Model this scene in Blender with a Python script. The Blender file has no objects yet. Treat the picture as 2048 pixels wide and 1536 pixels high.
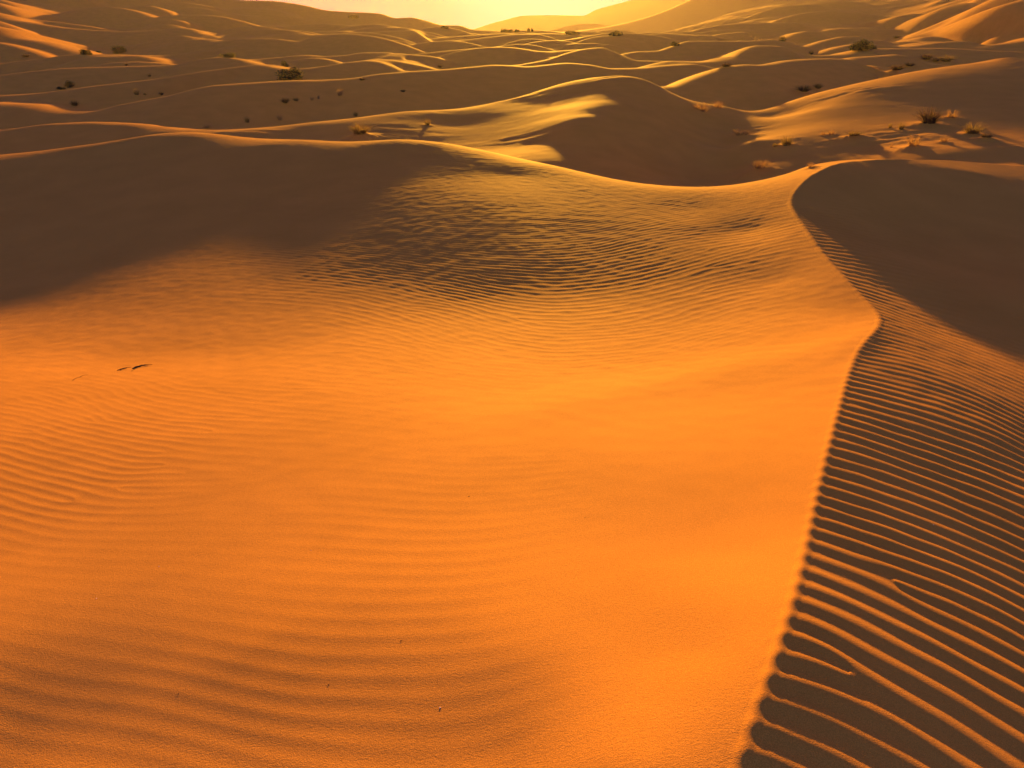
import bpy, math, random
import numpy as np

# ------------------------------------------------------------------ camera
SC = bpy.context.scene
COL = SC.collection
PITCH = math.radians(24.7)
FPX = 1539.0                                   # focal length in pixels of a 2048 px wide picture
cam_d = bpy.data.cameras.new("camera")
cam = bpy.data.objects.new("camera", cam_d)
COL.objects.link(cam)
cam.location = (0, 0, 0)
cam.rotation_euler = (math.pi / 2 - PITCH, 0, 0)
cam_d.sensor_width = 36.0
cam_d.lens = 36.0 * FPX / 2048.0
cam_d.clip_start = 0.05
cam_d.clip_end = 8000
SC.camera = cam

# ------------------------------------------------------------------ light
SUN_EL = math.radians(5.6)
SUN_AZ = math.radians(2.1)                     # to the right of +Y
w = bpy.data.worlds.new("World")
SC.world = w
w.use_nodes = True
nt = w.node_tree
nt.nodes.clear()
sky = nt.nodes.new("ShaderNodeTexSky")
sky.sky_type = 'NISHITA'
sky.sun_disc = False
sky.sun_elevation = SUN_EL
sky.sun_rotation = SUN_AZ
sky.altitude = 700
sky.air_density = 1.0
sky.dust_density = 2.0
sky.ozone_density = 1.0
tint = nt.nodes.new("ShaderNodeMixRGB")
tint.blend_type = 'MULTIPLY'
tint.inputs[0].default_value = 1.0
tint.inputs[2].default_value = (0.78, 0.74, 1.75, 1)
bg = nt.nodes.new("ShaderNodeBackground")
bg.inputs[1].default_value = 0.05   # low sky of a setting sun
out = nt.nodes.new("ShaderNodeOutputWorld")
nt.links.new(sky.outputs[0], tint.inputs[1])
cap = nt.nodes.new("ShaderNodeMixRGB")              # the bright band round the sunset stays cream, as dusty air keeps it
cap.blend_type = 'DARKEN'
wtc = nt.nodes.new("ShaderNodeTexCoord")
dot = nt.nodes.new("ShaderNodeVectorMath"); dot.operation = 'DOT_PRODUCT'
dot.inputs[1].default_value = (math.sin(SUN_AZ) * math.cos(SUN_EL), math.cos(SUN_AZ) * math.cos(SUN_EL), math.sin(SUN_EL))
nrm = nt.nodes.new("ShaderNodeVectorMath"); nrm.operation = 'NORMALIZE'
mr = nt.nodes.new("ShaderNodeMapRange"); mr.interpolation_type = 'SMOOTHSTEP'
mr.inputs[1].default_value = .45; mr.inputs[2].default_value = .85
nt.links.new(wtc.outputs["Generated"], nrm.inputs[0]); nt.links.new(nrm.outputs[0], dot.inputs[0])
nt.links.new(dot.outputs["Value"], mr.inputs[0]); nt.links.new(mr.outputs[0], cap.inputs[0])
cap.inputs[2].default_value = (3.4, .62, 1.35, 1)
glow = nt.nodes.new("ShaderNodeMixRGB")
glow.inputs[1].default_value = (3.4, .62, 1.35, 1); glow.inputs[2].default_value = (8, 1.5, 2.2, 1)
mr2 = nt.nodes.new("ShaderNodeMapRange"); mr2.interpolation_type = 'SMOOTHSTEP'
mr2.inputs[1].default_value = .988; mr2.inputs[2].default_value = 1.0
nt.links.new(dot.outputs["Value"], mr2.inputs[0]); nt.links.new(mr2.outputs[0], glow.inputs[0]); nt.links.new(glow.outputs[0], cap.inputs[2])
nt.links.new(tint.outputs[0], cap.inputs[1])
nt.links.new(cap.outputs[0], bg.inputs[0])
nt.links.new(bg.outputs[0], out.inputs[0])

sun_d = bpy.data.lights.new("sun", 'SUN')
sun_d.energy = 4.5
sun_d.angle = math.radians(0.9)
sun_d.color = (1.0, 0.465, 0.04)
sun = bpy.data.objects.new("sun", sun_d)
COL.objects.link(sun)
sun.rotation_euler = (-(math.pi / 2 - SUN_EL), 0, -SUN_AZ)   # shines towards -Y from the sunset

SC.view_settings.view_transform = 'Standard'
SC.view_settings.look = 'None'
SC.view_settings.exposure = 1.8
SC.view_settings.gamma = 1.0
HAZE = .00011                                   # density of the dusty air

# ------------------------------------------------------------------ maths helpers
cp, sp = math.cos(PITCH), math.sin(PITCH)


def T(v):
    return np.tan(PITCH - np.arctan((768.0 - np.asarray(v, float)) / FPX))


def P(u, v, Y):
    """point seen at photo pixel (u, v) at forward distance Y"""
    u, v, Y = (np.asarray(a, float) for a in (u, v, Y))
    xs = (u - 1024.0) / FPX
    ys = (768.0 - v) / FPX
    return Y * xs / (cp + ys * sp), Y, -Y * T(v)


def pts(lst):
    a = np.array(lst, float)
    x, y, z = P(a[:, 0], a[:, 1], a[:, 2])
    return np.stack([x, y, z], 1)


def spline(xk, yk):
    """natural cubic spline, linear outside"""
    xk = np.asarray(xk, float); yk = np.asarray(yk, float)
    n = len(xk); h = np.diff(xk)
    A = np.eye(n); r = np.zeros(n)
    for i in range(1, n - 1):
        A[i, i - 1] = h[i - 1]; A[i, i] = 2 * (h[i - 1] + h[i]); A[i, i + 1] = h[i]
        r[i] = 6 * ((yk[i + 1] - yk[i]) / h[i] - (yk[i] - yk[i - 1]) / h[i - 1])
    m = np.linalg.solve(A, r)
    s0 = (yk[1] - yk[0]) / h[0] - h[0] * m[1] / 6
    s1 = (yk[-1] - yk[-2]) / h[-1] + h[-1] * m[-2] / 6

    def f(x):
        x = np.asarray(x, float)
        xc = np.clip(x, xk[0], xk[-1])
        i = np.clip(np.searchsorted(xk, xc) - 1, 0, n - 2)
        a = xk[i + 1] - xc; b = xc - xk[i]; hh = h[i]
        y = (m[i] * a ** 3 + m[i + 1] * b ** 3) / (6 * hh) + (yk[i] / hh - m[i] * hh / 6) * a + (yk[i + 1] / hh - m[i + 1] * hh / 6) * b
        return y + np.where(x < xk[0], (x - xk[0]) * s0, 0) + np.where(x > xk[-1], (x - xk[-1]) * s1, 0)
    return f


def pchip(xk, yk):
    """monotone smooth interpolation, flat outside"""
    xk = np.asarray(xk, float); yk = np.asarray(yk, float)
    o = np.argsort(xk); xk = xk[o]; yk = yk[o]
    h = np.diff(xk); d = np.diff(yk) / h
    m = np.zeros(len(xk))
    for i in range(1, len(xk) - 1):
        if d[i - 1] * d[i] > 0:
            w1 = 2 * h[i] + h[i - 1]; w2 = h[i] + 2 * h[i - 1]
            m[i] = (w1 + w2) / (w1 / d[i - 1] + w2 / d[i])
    m[0] = d[0]; m[-1] = d[-1]

    def f(x):
        x = np.clip(x, xk[0], xk[-1])
        i = np.clip(np.searchsorted(xk, x) - 1, 0, len(xk) - 2)
        t = (x - xk[i]) / h[i]
        return ((2 * t ** 3 - 3 * t ** 2 + 1) * yk[i] + (t ** 3 - 2 * t ** 2 + t) * h[i] * m[i]
                + (-2 * t ** 3 + 3 * t ** 2) * yk[i + 1] + (t ** 3 - t ** 2) * h[i] * m[i + 1])
    return f


class TPS:
    def __init__(s, c, val, lam=0.0):
        s.c = np.asarray(c, float); n = len(s.c)
        K = s.ker(s.c[:, 0][:, None] - s.c[:, 0][None], s.c[:, 1][:, None] - s.c[:, 1][None])
        K[np.arange(n), np.arange(n)] += lam
        Q = np.concatenate([np.ones((n, 1)), s.c], 1)
        A = np.block([[K, Q], [Q.T, np.zeros((3, 3))]])
        sol = np.linalg.lstsq(A, np.concatenate([val, np.zeros(3)]), rcond=None)[0]
        s.w = sol[:n]; s.a = sol[n:]

    @staticmethod
    def ker(dx, dy):
        r2 = dx * dx + dy * dy + 1e-12
        return r2 * np.log(r2)

    def __call__(s, x, y):
        out = np.empty(x.shape)
        for i in range(0, len(x), 40000):
            a = x[i:i + 40000]; b = y[i:i + 40000]
            o = s.a[0] + s.a[1] * a + s.a[2] * b
            for (cx, cy), w_ in zip(s.c, s.w):
                dx = a - cx; dy = b - cy
                r2 = dx * dx + dy * dy + 1e-12
                o += w_ * r2 * np.log(r2)
            out[i:i + 40000] = o
        return out


def hash2(ix, iy, seed):
    h = (ix.astype(np.int64) * 374761393 + iy.astype(np.int64) * 668265263 + seed * 974634777) & 0xffffffff
    h = ((h ^ (h >> 13)) * 1274126177) & 0xffffffff
    return ((h ^ (h >> 16)) & 0xffff) / 65535.0


def noise(x, y, seed=0):
    """gradient noise, about -1..1"""
    ix = np.floor(x); iy = np.floor(y); fx = x - ix; fy = y - iy
    ux = fx * fx * fx * (fx * (fx * 6 - 15) + 10); uy = fy * fy * fy * (fy * (fy * 6 - 15) + 10)

    def g(a, b):
        t = hash2(ix + a, iy + b, seed) * 2 * np.pi
        return np.cos(t) * (fx - a) + np.sin(t) * (fy - b)
    n0 = g(0, 0) * (1 - ux) + g(1, 0) * ux
    n1 = g(0, 1) * (1 - ux) + g(1, 1) * ux
    return (n0 * (1 - uy) + n1 * uy) * 1.5


def sstep(t):
    t = np.clip(t, 0, 1)
    return t * t * (3 - 2 * t)


def smax(a, b, k):
    h = np.clip(0.5 + 0.5 * (a - b) / k, 0, 1)
    return b * (1 - h) + a * h + k * h * (1 - h)


# ------------------------------------------------------------------ near dune (0 - 17 m)
RIDGE = [(1475, 1536, 1.20), (1560, 1285, 1.65), (1612, 1090, 2.30), (1648, 930, 3.10), (1682, 800, 4.20), (1708, 720, 5.15),
         (1722, 695, 5.5), (1745, 668, 5.92), (1757, 630, 6.60), (1738, 606, 7.0), (1700, 566, 7.65), (1640, 498, 9.0),
         (1600, 440, 10.4), (1584, 400, 11.5), (1600, 372, 12.2), (1655, 334, 13.6), (1720, 322, 14.6), (1850, 320, 15.6)]
rp = pts(RIDGE)
rp = np.concatenate([[[-1.2, -3.0, -1.45], [0.02, 0.2, -1.44]], rp, [[11.5, 17.6, -2.75], [16.0, 20.0, -3.1]]])
ridge_x = spline(rp[:, 1], rp[:, 0])
ridge_z = spline(rp[:, 1], rp[:, 2])
ry = np.concatenate([np.linspace(-3, 1, 8), np.geomspace(1.2, 20, 46)])
rdense = np.stack([ridge_x(ry), ry, ridge_z(ry)], 1)

CREST = [(0, 310, 18.5), (150, 293, 19), (300, 270, 19.5), (400, 267, 19.3), (455, 275, 18.8), (600, 281, 17.8), (700, 286, 17.2),
         (790, 281, 16.8), (870, 287, 16.3), (950, 301, 15.8), (1024, 317, 15.4), (1100, 332, 14.9), (1200, 355, 14.3), (1300, 373, 13.7), (1400, 379, 13.3),
         (1500, 375, 13), (1570, 362, 12.9), (1620, 348, 13.1)]
cr = pts(CREST)
LEFT = [(1300, 1536, 1.2), (1024, 1536, 1.29), (500, 1536, 1.405), (0, 1536, 1.56),
        (1400, 1300, 1.67), (1024, 1300, 1.72), (500, 1300, 1.875), (0, 1300, 2.06),
        (1400, 1100, 2.35), (1024, 1100, 2.38), (500, 1100, 2.59), (0, 1100, 2.82),
        (1400, 900, 3.45), (1024, 900, 3.52), (500, 900, 3.78), (0, 900, 4.05),
        (1550, 800, 4.35), (1400, 800, 4.5), (1024, 800, 4.62), (700, 780, 4.95), (500, 750, 5.6), (250, 750, 5.85), (0, 750, 6.0),
        (1600, 700, 5.7), (1400, 700, 6.1), (1200, 700, 6.22), (1024, 700, 6.24), (700, 690, 6.5),
        (1600, 640, 6.75), (1550, 560, 8.35), (1500, 460, 10.6)]
# profiles of the bowl and its far slope: column -> (distance, height)
PROF = {
    1400: [(7.2, -2.61), (8, -2.645), (9, -2.63), (10, -2.59), (11, -2.55), (12, -2.52)],
    1200: [(7.2, -2.635), (8, -2.68), (9, -2.655), (10, -2.60), (11, -2.545), (12, -2.495), (13, -2.45)],
    1024: [(7.1, -2.64), (8, -2.695), (9, -2.64), (10, -2.565), (11, -2.49), (12, -2.425), (13, -2.38), (14, -2.34)],
    800: [(7.2, -2.67), (8.1, -2.725), (9, -2.695), (10, -2.625), (11, -2.55), (12, -2.475), (13, -2.41), (14.4, -2.32), (15.6, -2.23)],
    600: [(6.6, -2.655), (7.3, -2.73), (8.1, -2.78), (9, -2.795), (10, -2.775), (11, -2.745), (12.1, -2.70), (13.5, -2.63), (15, -2.5), (16.5, -2.33)],
    400: [(6.5, -2.70), (7.3, -2.79), (8.2, -2.85), (9.2, -2.88), (10.3, -2.88), (12, -2.83), (14, -2.68), (16, -2.54), (18, -2.36)],
    200: [(6.5, -2.75), (7.4, -2.87), (8.2, -2.945), (9, -2.995), (10, -3.015), (12, -2.995), (14, -2.90), (16, -2.78), (18, -2.58)],
    0: [(6.6, -2.80), (7.4, -2.95), (8.2, -3.07), (9.2, -3.17), (10.5, -3.23), (12, -3.19), (14, -3.06), (16, -2.87)]}
for u_, L_ in PROF.items():
    for Y_, z_ in L_:
        v_ = 768 - FPX * math.tan(PITCH - math.atan(-z_ / Y_))
        LEFT.append((u_, v_, Y_))
lp = pts(LEFT)
back = []
for (x, y, z) in np.concatenate([cr, rp[17:20]]):
    back.append((x, y + 1.6, z - 0.27)); back.append((x, y + 4.0, z - 0.95))
extra = [(-18, 18.5, -2.7), (-18, 12, -3.1), (-14, 8, -3.1), (-9, 4, -2.6), (-6, 1.5, -2.1), (-3, 0, -1.7), (-2.5, -3, -1.6), (-8, -3, -2.3), (-0.5, 0.1, -1.47)]
LA = np.concatenate([lp, cr, rdense, np.array(back), np.array(extra)])
TL = TPS(LA[:, :2], LA[:, 2], 1e-3)
RIGHT = [(2048, 700, 6.95), (1880, 660, 7.0), (2048, 600, 8.4), (1800, 590, 8.05), (1900, 540, 9.5),
         (2048, 500, 10.9), (1750, 480, 10.5), (1850, 450, 11.7), (1700, 400, 12.1), (2048, 420, 13.0), (1850, 380, 13.4), (1750, 350, 13.6), (1950, 345, 14.8),
         (2048, 368, 14.8), (1850, 345, 14.4)]
rg = pts(RIGHT)
GR = .058                                       # the slope climbs this much towards the sun
yy_ = np.linspace(.5, 6.6, 200)
steep = []
for x in (.45, .7, 1.0, 1.4, 1.8, 2.2, 2.7, 3.15):
    y0 = float(np.interp(x, ridge_x(yy_), yy_))
    for y in np.arange(-2.5, y0 - .35, .55 + .1 * x):
        t_ = np.linspace(y, y0, 60)
        steep.append((x, y, float(ridge_z(y0)) - float(np.mean(np.interp(t_, [0, 1.2, 2.6, 4, 5.2, 6.5], [.008, .04, .068, .070, .044, .015]))) * (y0 - y)))
for y in (-2, 0, 2, 4):
    z = float(ridge_z(6.4)) - GR * (6.4 - y)
    steep.append((4.0, y, z - .27)); steep.append((5.5, y, z - .62)); steep.append((8, y, z - 1.2))
extraR = [(16, 17, -3.2), (14, 12, -3.6), (9, 8.5, -3.2), (22, 14, -4.0)]
RA = np.concatenate([rg, np.array(steep), rdense, np.array(extraR)])
TR = TPS(RA[:, :2], RA[:, 2], 1e-3)

o = np.argsort(cr[:, 0])
ncx = np.concatenate([[-25], cr[o, 0], rp[17:20, 0], [16, 30]])
ncy = np.concatenate([[18.5], cr[o, 1], rp[17:20, 1], [17.5, 17.5]])
near_crest = pchip(ncx, ncy)

# ------------------------------------------------------------------ middle dunes (17 - 45 m)
MCREST = [(0, 261, 28), (90, 248, 28.6), (171, 245, 29), (256, 248, 28.5), (376, 260, 28), (444, 261, 28), (513, 256, 28.5), (615, 245, 29.5), (700, 238, 30),
          (760, 229, 30.5), (817, 222, 31), (899, 219, 32), (988, 205, 33), (1056, 188, 34), (1124, 167, 34.6), (1193, 155, 34.5), (1250, 152, 34),
          (1280, 155, 33.7), (1312, 168, 33.3), (1364, 196, 33), (1400, 205, 33), (1450, 211, 33), (1502, 224, 33), (1539, 219, 33.5), (1587, 203, 34),
          (1642, 186, 34.5), (1690, 174, 35), (1792, 151, 36), (1861, 138, 37), (1929, 129, 37.5), (1973, 124, 38), (1997, 117, 38), (2018, 112, 38), (2048, 120, 37.6)]
mc = pts(MCREST)
MID = [(1350, 365, 22), (1100, 318, 20.8), (1250, 335, 21), (1450, 345, 24), (1550, 330, 22.8), (900, 284, 25.7), (760, 272, 26.5), (600, 272, 27.4),
       (500, 264, 27.4), (400, 266, 27.6), (300, 259, 27.9), (300, 268, 27.2), (170, 260, 28.0), (100, 275, 27.1), (0, 290, 26.4),
       (1000, 262, 26.6), (1000, 295, 23.9), (1090, 240, 26.9), (1090, 262, 24.9), (1100, 285, 23.4), (1175, 215, 27.2), (1175, 232, 25.4), (1150, 255, 24.2),
       (1160, 285, 22.8), (1225, 238, 25.9), (1270, 215, 27.6), (900, 245, 29.4), (800, 250, 28.2),
       (1266, 164, 32.3), (1235, 168, 31.8), (1200, 190, 29.8), (1150, 184, 32.0), (1150, 205, 29.5), (1090, 196, 32.0), (1090, 214, 29.9), (1000, 226, 30.0), (1040, 205, 32.0), (960, 228, 30.3),
       (1300, 230, 27.6), (1300, 280, 24.7), (1350, 280, 25.3), (1350, 240, 28.2), (1250, 265, 24.9), (1400, 260, 28.6), (1450, 260, 29.2), (1450, 300, 26.6), (1300, 190, 30.7), (1250, 300, 23), (1350, 320, 23.7),
       (1540, 236, 32), (1587, 224, 32), (1580, 246, 29), (1625, 222, 30.3), (1690, 199, 31.4), (1792, 168, 33), (1895, 148, 34.2), (2048, 137, 34.8),
       (1800, 200, 30.1), (2000, 185, 30.2), (1900, 225, 27.4), (2048, 235, 26.1), (1640, 256, 26.8), (1690, 238, 28), (1750, 250, 26.4),
       (1502, 277, 26), (1553, 284, 25.5), (1638, 273, 25.5), (1741, 264, 25.2), (1837, 250, 25.6), (1930, 262, 24.6),
       (1560, 315, 23.7), (1640, 310, 23.4), (1700, 300, 23.5), (1700, 330, 22.0), (1600, 335, 22.4), (1810, 297, 22), (1878, 278, 23.3), (1946, 270, 23.8), (2048, 267, 23.8),
       (1760, 318, 21.6), (1900, 320, 20.2), (2000, 300, 21.2), (2030, 345, 18.2)]
mp = pts(MID)
mback = []
for (x, y, z) in mc:
    mback.append((x, y + 2.2, z - 0.36)); mback.append((x, y + 6, z - 1.4))
me = [(x, 16.0, -3.7) for x in (-14, -8, -3, 0, 3)] + [(-18, 24, -3.85), (-13, 24.5, -3.75), (-9, 24.5, -3.6)] + [(7, 17.2, -3.6), (11, 16.2, -3.5), (-26, 28, -3.4), (-24, 20, -3.6), (34, 37, -1.6), (30, 26, -2.8), (24, 17, -3.3)]
MA = np.concatenate([mp, mc, np.array(mback), np.array(me)])
TM = TPS(MA[:, :2], MA[:, 2], 1.0)
o = np.argsort(mc[:, 0])
mid_crest = pchip(np.concatenate([[-40], mc[o, 0], [40]]), np.concatenate([[28], mc[o, 1], [37]]))

# ------------------------------------------------------------------ far dunes: crest lines (px, py, distance)
# (amplitude above the floor, front slope, crest radius, points)
FAR = [
    (1.2, .20, .5, [(-60, 206, 40.5), (0, 208, 40.2), (51, 210, 40), (79, 215, 39.8), (103, 220, 39.7), (137, 224, 39.6), (171, 224, 39.6), (205, 219, 39.8), (239, 210, 40.2), (290, 200, 40.8),
                (342, 190, 41.4), (376, 181, 42), (427, 171, 43), (496, 166, 44), (581, 161, 45.5), (649, 160, 47), (700, 157, 48), (748, 149, 49), (817, 143, 50.5),
                (885, 139, 52), (953, 133, 54), (988, 130, 54.5), (1022, 131, 54.5), (1056, 133, 54.5), (1090, 130, 55), (1135, 126, 56), (1176, 129, 55), (1227, 137, 53), (1278, 136, 53), (1329, 131, 54), (1380, 128, 55)]),
    (1.2, .20, .5, [(-60, 195, 46), (0, 191, 46), (68, 187, 46.2), (120, 181, 46.5), (171, 174, 47.2), (239, 166, 48.5), (308, 158, 50), (376, 147, 52), (444, 137, 55), (513, 129, 58)]),
    (1.4, .20, .5, [(-60, 158, 57), (0, 150, 58), (68, 142, 59.5), (137, 136, 61), (205, 134, 62), (273, 132, 63), (325, 131, 64), (359, 128, 65), (393, 120, 66), (437, 115, 67), (472, 117, 66), (506, 126, 64), (523, 129, 63.5), (547, 130, 63), (560, 135, 62)]),
    (1.2, .20, .5, [(595, 138, 58), (649, 132, 60), (700, 124, 62), (731, 121, 63), (755, 123, 63), (776, 129, 62), (806, 142, 60)]),
    (1.0, .20, .5, [(740, 120, 70), (783, 111, 72), (800, 113, 72), (812, 121, 70)]),
    (1.3, .20, .5, [(-60, 138, 72), (0, 128, 75), (51, 121, 77), (85, 118, 78), (137, 110, 80), (164, 109, 81), (239, 109, 84), (290, 111, 85), (342, 109, 88), (410, 101, 91), (478, 95, 95), (547, 91, 98), (615, 87, 100), (680, 82, 104), (760, 80, 108)]),
    (1.1, .20, .5, [(513, 118, 74), (564, 114, 76), (608, 110, 78), (649, 112, 79), (680, 111, 80), (731, 105, 81), (776, 105, 81), (806, 112, 81), (851, 106, 83), (919, 99, 86), (988, 94, 90), (1056, 90, 93)]),
    (2.2, .22, .7, [(-60, 45, 92), (0, 57, 92.5), (17, 66, 93), (34, 75, 93), (85, 84, 93), (130, 97, 92.5), (164, 107, 92)]),
    (2.2, .22, .7, [(-60, 15, 125), (0, 29, 125), (20, 38, 125), (68, 46, 125), (137, 56, 126), (205, 61, 127), (283, 64, 128)]),
    (1.8, .22, .7, [(270, 66, 129), (325, 58, 132), (369, 56, 133), (393, 61, 131), (405, 68, 128)]),
    (1.3, .20, .5, [(369, 73, 115), (410, 84, 110), (444, 90, 106), (475, 95, 100)]),
    (1.5, .20, .6, [(427, 72, 124), (451, 77, 122), (513, 74, 122), (581, 70, 125), (666, 70, 128), (740, 72, 130)]),
    (1.8, .22, .7, [(560, 66, 150), (620, 66, 150), (680, 63, 150), (748, 55, 155), (790, 56, 153), (823, 61, 148), (864, 84, 122)]),
    (1.1, .18, .5, [(1022, 107, 78), (1056, 108, 78), (1090, 104, 80), (1141, 100, 84), (1158, 99, 85)]),
    (1.8, .22, .5, [(1035, 130, 62), (1090, 120, 66), (1141, 104, 72), (1176, 97, 75), (1203, 95, 76), (1227, 103, 75), (1254, 116, 72), (1278, 121, 70), (1329, 122, 68), (1380, 123, 66)]),
    (1.6, .20, .6, [(1070, 90, 100), (1124, 84, 110), (1176, 73, 120), (1227, 73, 125), (1295, 75, 125), (1340, 76, 125)]),
    (1.8, .20, .6, [(860, 85, 110), (936, 79, 115), (988, 73, 120), (1039, 68, 125), (1070, 68, 125), (1100, 74, 122), (1130, 84, 112)]),
    (1.6, .20, .6, [(864, 77, 140), (950, 70, 150), (1040, 66, 160), (1130, 68, 160), (1200, 72, 150)]),
    (1.5, .22, .5, [(1240, 109, 75), (1278, 103, 76), (1312, 102, 76), (1340, 94, 78), (1382, 82, 80), (1427, 82, 80), (1485, 82, 82), (1539, 79, 85)]),
    (1.0, .18, .5, [(1348, 122, 60), (1399, 124, 60), (1450, 120, 60)]),
    (1.9, .20, .5, [(1348, 173, 42), (1399, 152, 44), (1461, 133, 46), (1495, 129, 46.5), (1519, 130, 47), (1587, 120, 50), (1650, 117, 51.5), (1690, 118, 52), (1740, 131, 50), (1790, 150, 46)]),
    (1.3, .20, .5, [(1690, 122, 55), (1710, 115, 57), (1768, 111, 58), (1792, 109, 58), (1820, 114, 57), (1854, 125, 55), (1900, 132, 53)]),
    (1.6, .20, .5, [(1468, 113, 62), (1485, 101, 64), (1519, 91, 66), (1560, 92, 66), (1587, 103, 66), (1632, 111, 65), (1690, 108, 66), (1724, 99, 68), (1775, 97, 69), (1826, 97, 70), (1878, 96, 70), (1960, 100, 70), (2048, 104, 70), (2120, 108, 70)]),
    (1.5, .22, .5, [(1580, 99, 84), (1621, 90, 87), (1666, 77, 90), (1690, 73, 90), (1717, 73, 90), (1745, 82, 88)]),
    (1.5, .20, .6, [(1734, 79, 100), (1765, 80, 100), (1792, 85, 97), (1826, 80, 100), (1861, 73, 102), (1881, 75, 102), (1902, 82, 100)]),
    (1.3, .20, .5, [(1800, 96, 80), (1826, 92, 82), (1878, 85, 84), (1929, 82, 84), (1963, 92, 82)]),
    (1.2, .20, .5, [(1967, 94, 79), (2014, 88, 82), (2048, 85, 82), (2120, 82, 82)]),
    (1.4, .20, .6, [(1348, 72, 120), (1416, 70, 120), (1468, 80, 110)]),
    (1.5, .20, .6, [(1450, 67, 130), (1485, 64, 130), (1546, 77, 115)]),
    (4.0, .22, 1.5, [(-60, -75, 220), (200, -40, 225), (400, -8, 230), (478, 0, 230), (547, 2, 230), (581, 6, 230), (615, 12, 230), (649, 20, 230), (700, 24, 230), (731, 25, 230), (759, 27, 230), (793, 36, 230), (823, 35, 232), (851, 41, 234), (885, 50, 240), (919, 51, 230), (947, 59, 220), (988, 61, 215), (1056, 63, 215), (1110, 63, 215)]),
    (14.0, .16, 1.2, [(1060, 67, 430), (1124, 64, 430), (1227, 51, 430), (1295, 34, 425), (1340, 18, 420), (1380, 0, 415), (1450, -35, 405), (1600, -72, 390), (1800, -82, 370), (2048, -90, 350), (2200, -95, 340)]),
    (1.5, .20, .6, [(1420, 54, 150), (1440, 50, 150), (1502, 46, 150), (1587, 44, 148)]),
    (3.5, .35, .8, [(1925, 84, 99), (1953, 51, 98), (1980, 31, 97), (2014, 10, 96), (2048, 0, 95), (2120, -20, 92)]),
    (2.0, .075, .8, [(1770, 92, 112), (1820, 76, 112), (1880, 58, 111), (1930, 36, 110), (1970, 12, 109), (2014, -10, 108), (2100, -45, 106)]),
]
fr = []
for amp, sf, rad, L in FAR:
    a = pts(L)
    o = np.argsort(a[:, 0]); a = a[o]
    fr.append((amp, sf, rad, a, pchip(a[:, 0], a[:, 1]), pchip(a[:, 0], a[:, 2])))
bc, bv = [], []
for amp, sf, rad, a, fy, fz in fr:
    for x, y, z in a:
        bc.append((x / y * 3, math.log(y))); bv.append((z - amp) / y)
for k in (-1.0, -.7, -.4, -.1, .2, .5, .8, 1.1):
    for Y, z in ((38, -3.7), (30, -3.6)):
        bc.append((k * 3, math.log(Y))); bv.append(z / Y)
    bc.append((k * 3, math.log(900))); bv.append(-0.006)
TB = TPS(np.array(bc), np.array(bv), 5e-2)


SMALL = []
_q = random.Random(21)
for k in range(190):                            # the crowd of small dunes climbing the left rise and filling the plain
    Yk = math.exp(_q.uniform(math.log(62), math.log(215)))
    side = _q.random()
    xk = Yk * (_q.uniform(-.85, -.05) if side < .72 else _q.uniform(-.05, .8))
    SMALL.append((xk, Yk, _q.uniform(4, 12) * (Yk / 110) ** .6, _q.uniform(1.1, 2.6) * (Yk / 130) ** .5, _q.uniform(-.3, .3), _q.uniform(.0, .03)))


def far_height(x, y, r):
    ys = np.maximum(y, 5.0)
    B = ys * TB(np.clip(x / ys, -1.3, 1.3) * 3, np.log(ys))
    B = B - .5 * (1 - sstep((y - 50) / 60))
    # small procedural dunes lying over the floor
    wx = x + 3 * noise(x * .05, y * .05, 3)
    wy = y + 4 * noise(x * .04, y * .04, 4)
    amp = np.clip((y - 120) / 80, 0, 1) * .8 + .05
    n = 1 - np.abs(noise(wx * .035, wy * .085, 7))
    n2 = 1 - np.abs(noise(wx * .09, wy * .2, 8))
    z = B + amp * (n - .6) * 1.4 + amp * .35 * (n2 - .6)
    for (cx, cy, hw, hh, tl, cv) in SMALL:
        i = np.nonzero((np.abs(x - cx) < hw * 1.3) & (np.abs(y - cy) < hh * 9))[0]
        if len(i) == 0:
            continue
        dx = x[i] - cx
        s = y[i] - cy - tl * dx + cv * dx * dx
        R = hh * .85
        z[i] = smax(z[i], B[i] + hh * (1 - (dx / hw) ** 2) - np.where(s < 0, .24, .14) * (np.sqrt(s * s + R * R) - R), .08 + hh * .12)
    for amp_, sf, rad, a, fy, fz in fr:
        pad = 14 + amp_ * 6
        m = (x > a[0, 0] - pad) & (x < a[-1, 0] + pad) & (y > a[:, 1].min() - amp_ / sf * 4 - 8) & (y < a[:, 1].max() + 70)
        if not m.any():
            continue
        xm = x[m]; ym = y[m]
        s = ym - fy(xm)
        dx = np.maximum(a[0, 0] - xm, 0) + np.maximum(xm - a[-1, 0], 0)
        R = rad * (1.9 + a[:, 1].mean() / 50)
        drop = np.where(s < 0, sf, sf * (.62 if sf > .1 else 3.6)) * (np.sqrt(s * s + R * R) - R)
        drop = drop + .28 * (np.sqrt(dx * dx + 1) - 1) * 1.0
        z[m] = smax(z[m], fz(xm) - drop, .10 + .004 * a[:, 1].mean())
    return z


# ------------------------------------------------------------------ ripples
def near_base(x, y):
    xr = ridge_x(np.clip(y, -3, 20))
    wd = .022 + .004 * np.clip(y, 0, 20)
    t = sstep((x - xr) / wd * .5 + .5)
    zl = TL(x, y)
    zr = TR(x, y)
    return zl * (1 - t) + zr * t, x - xr


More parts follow.
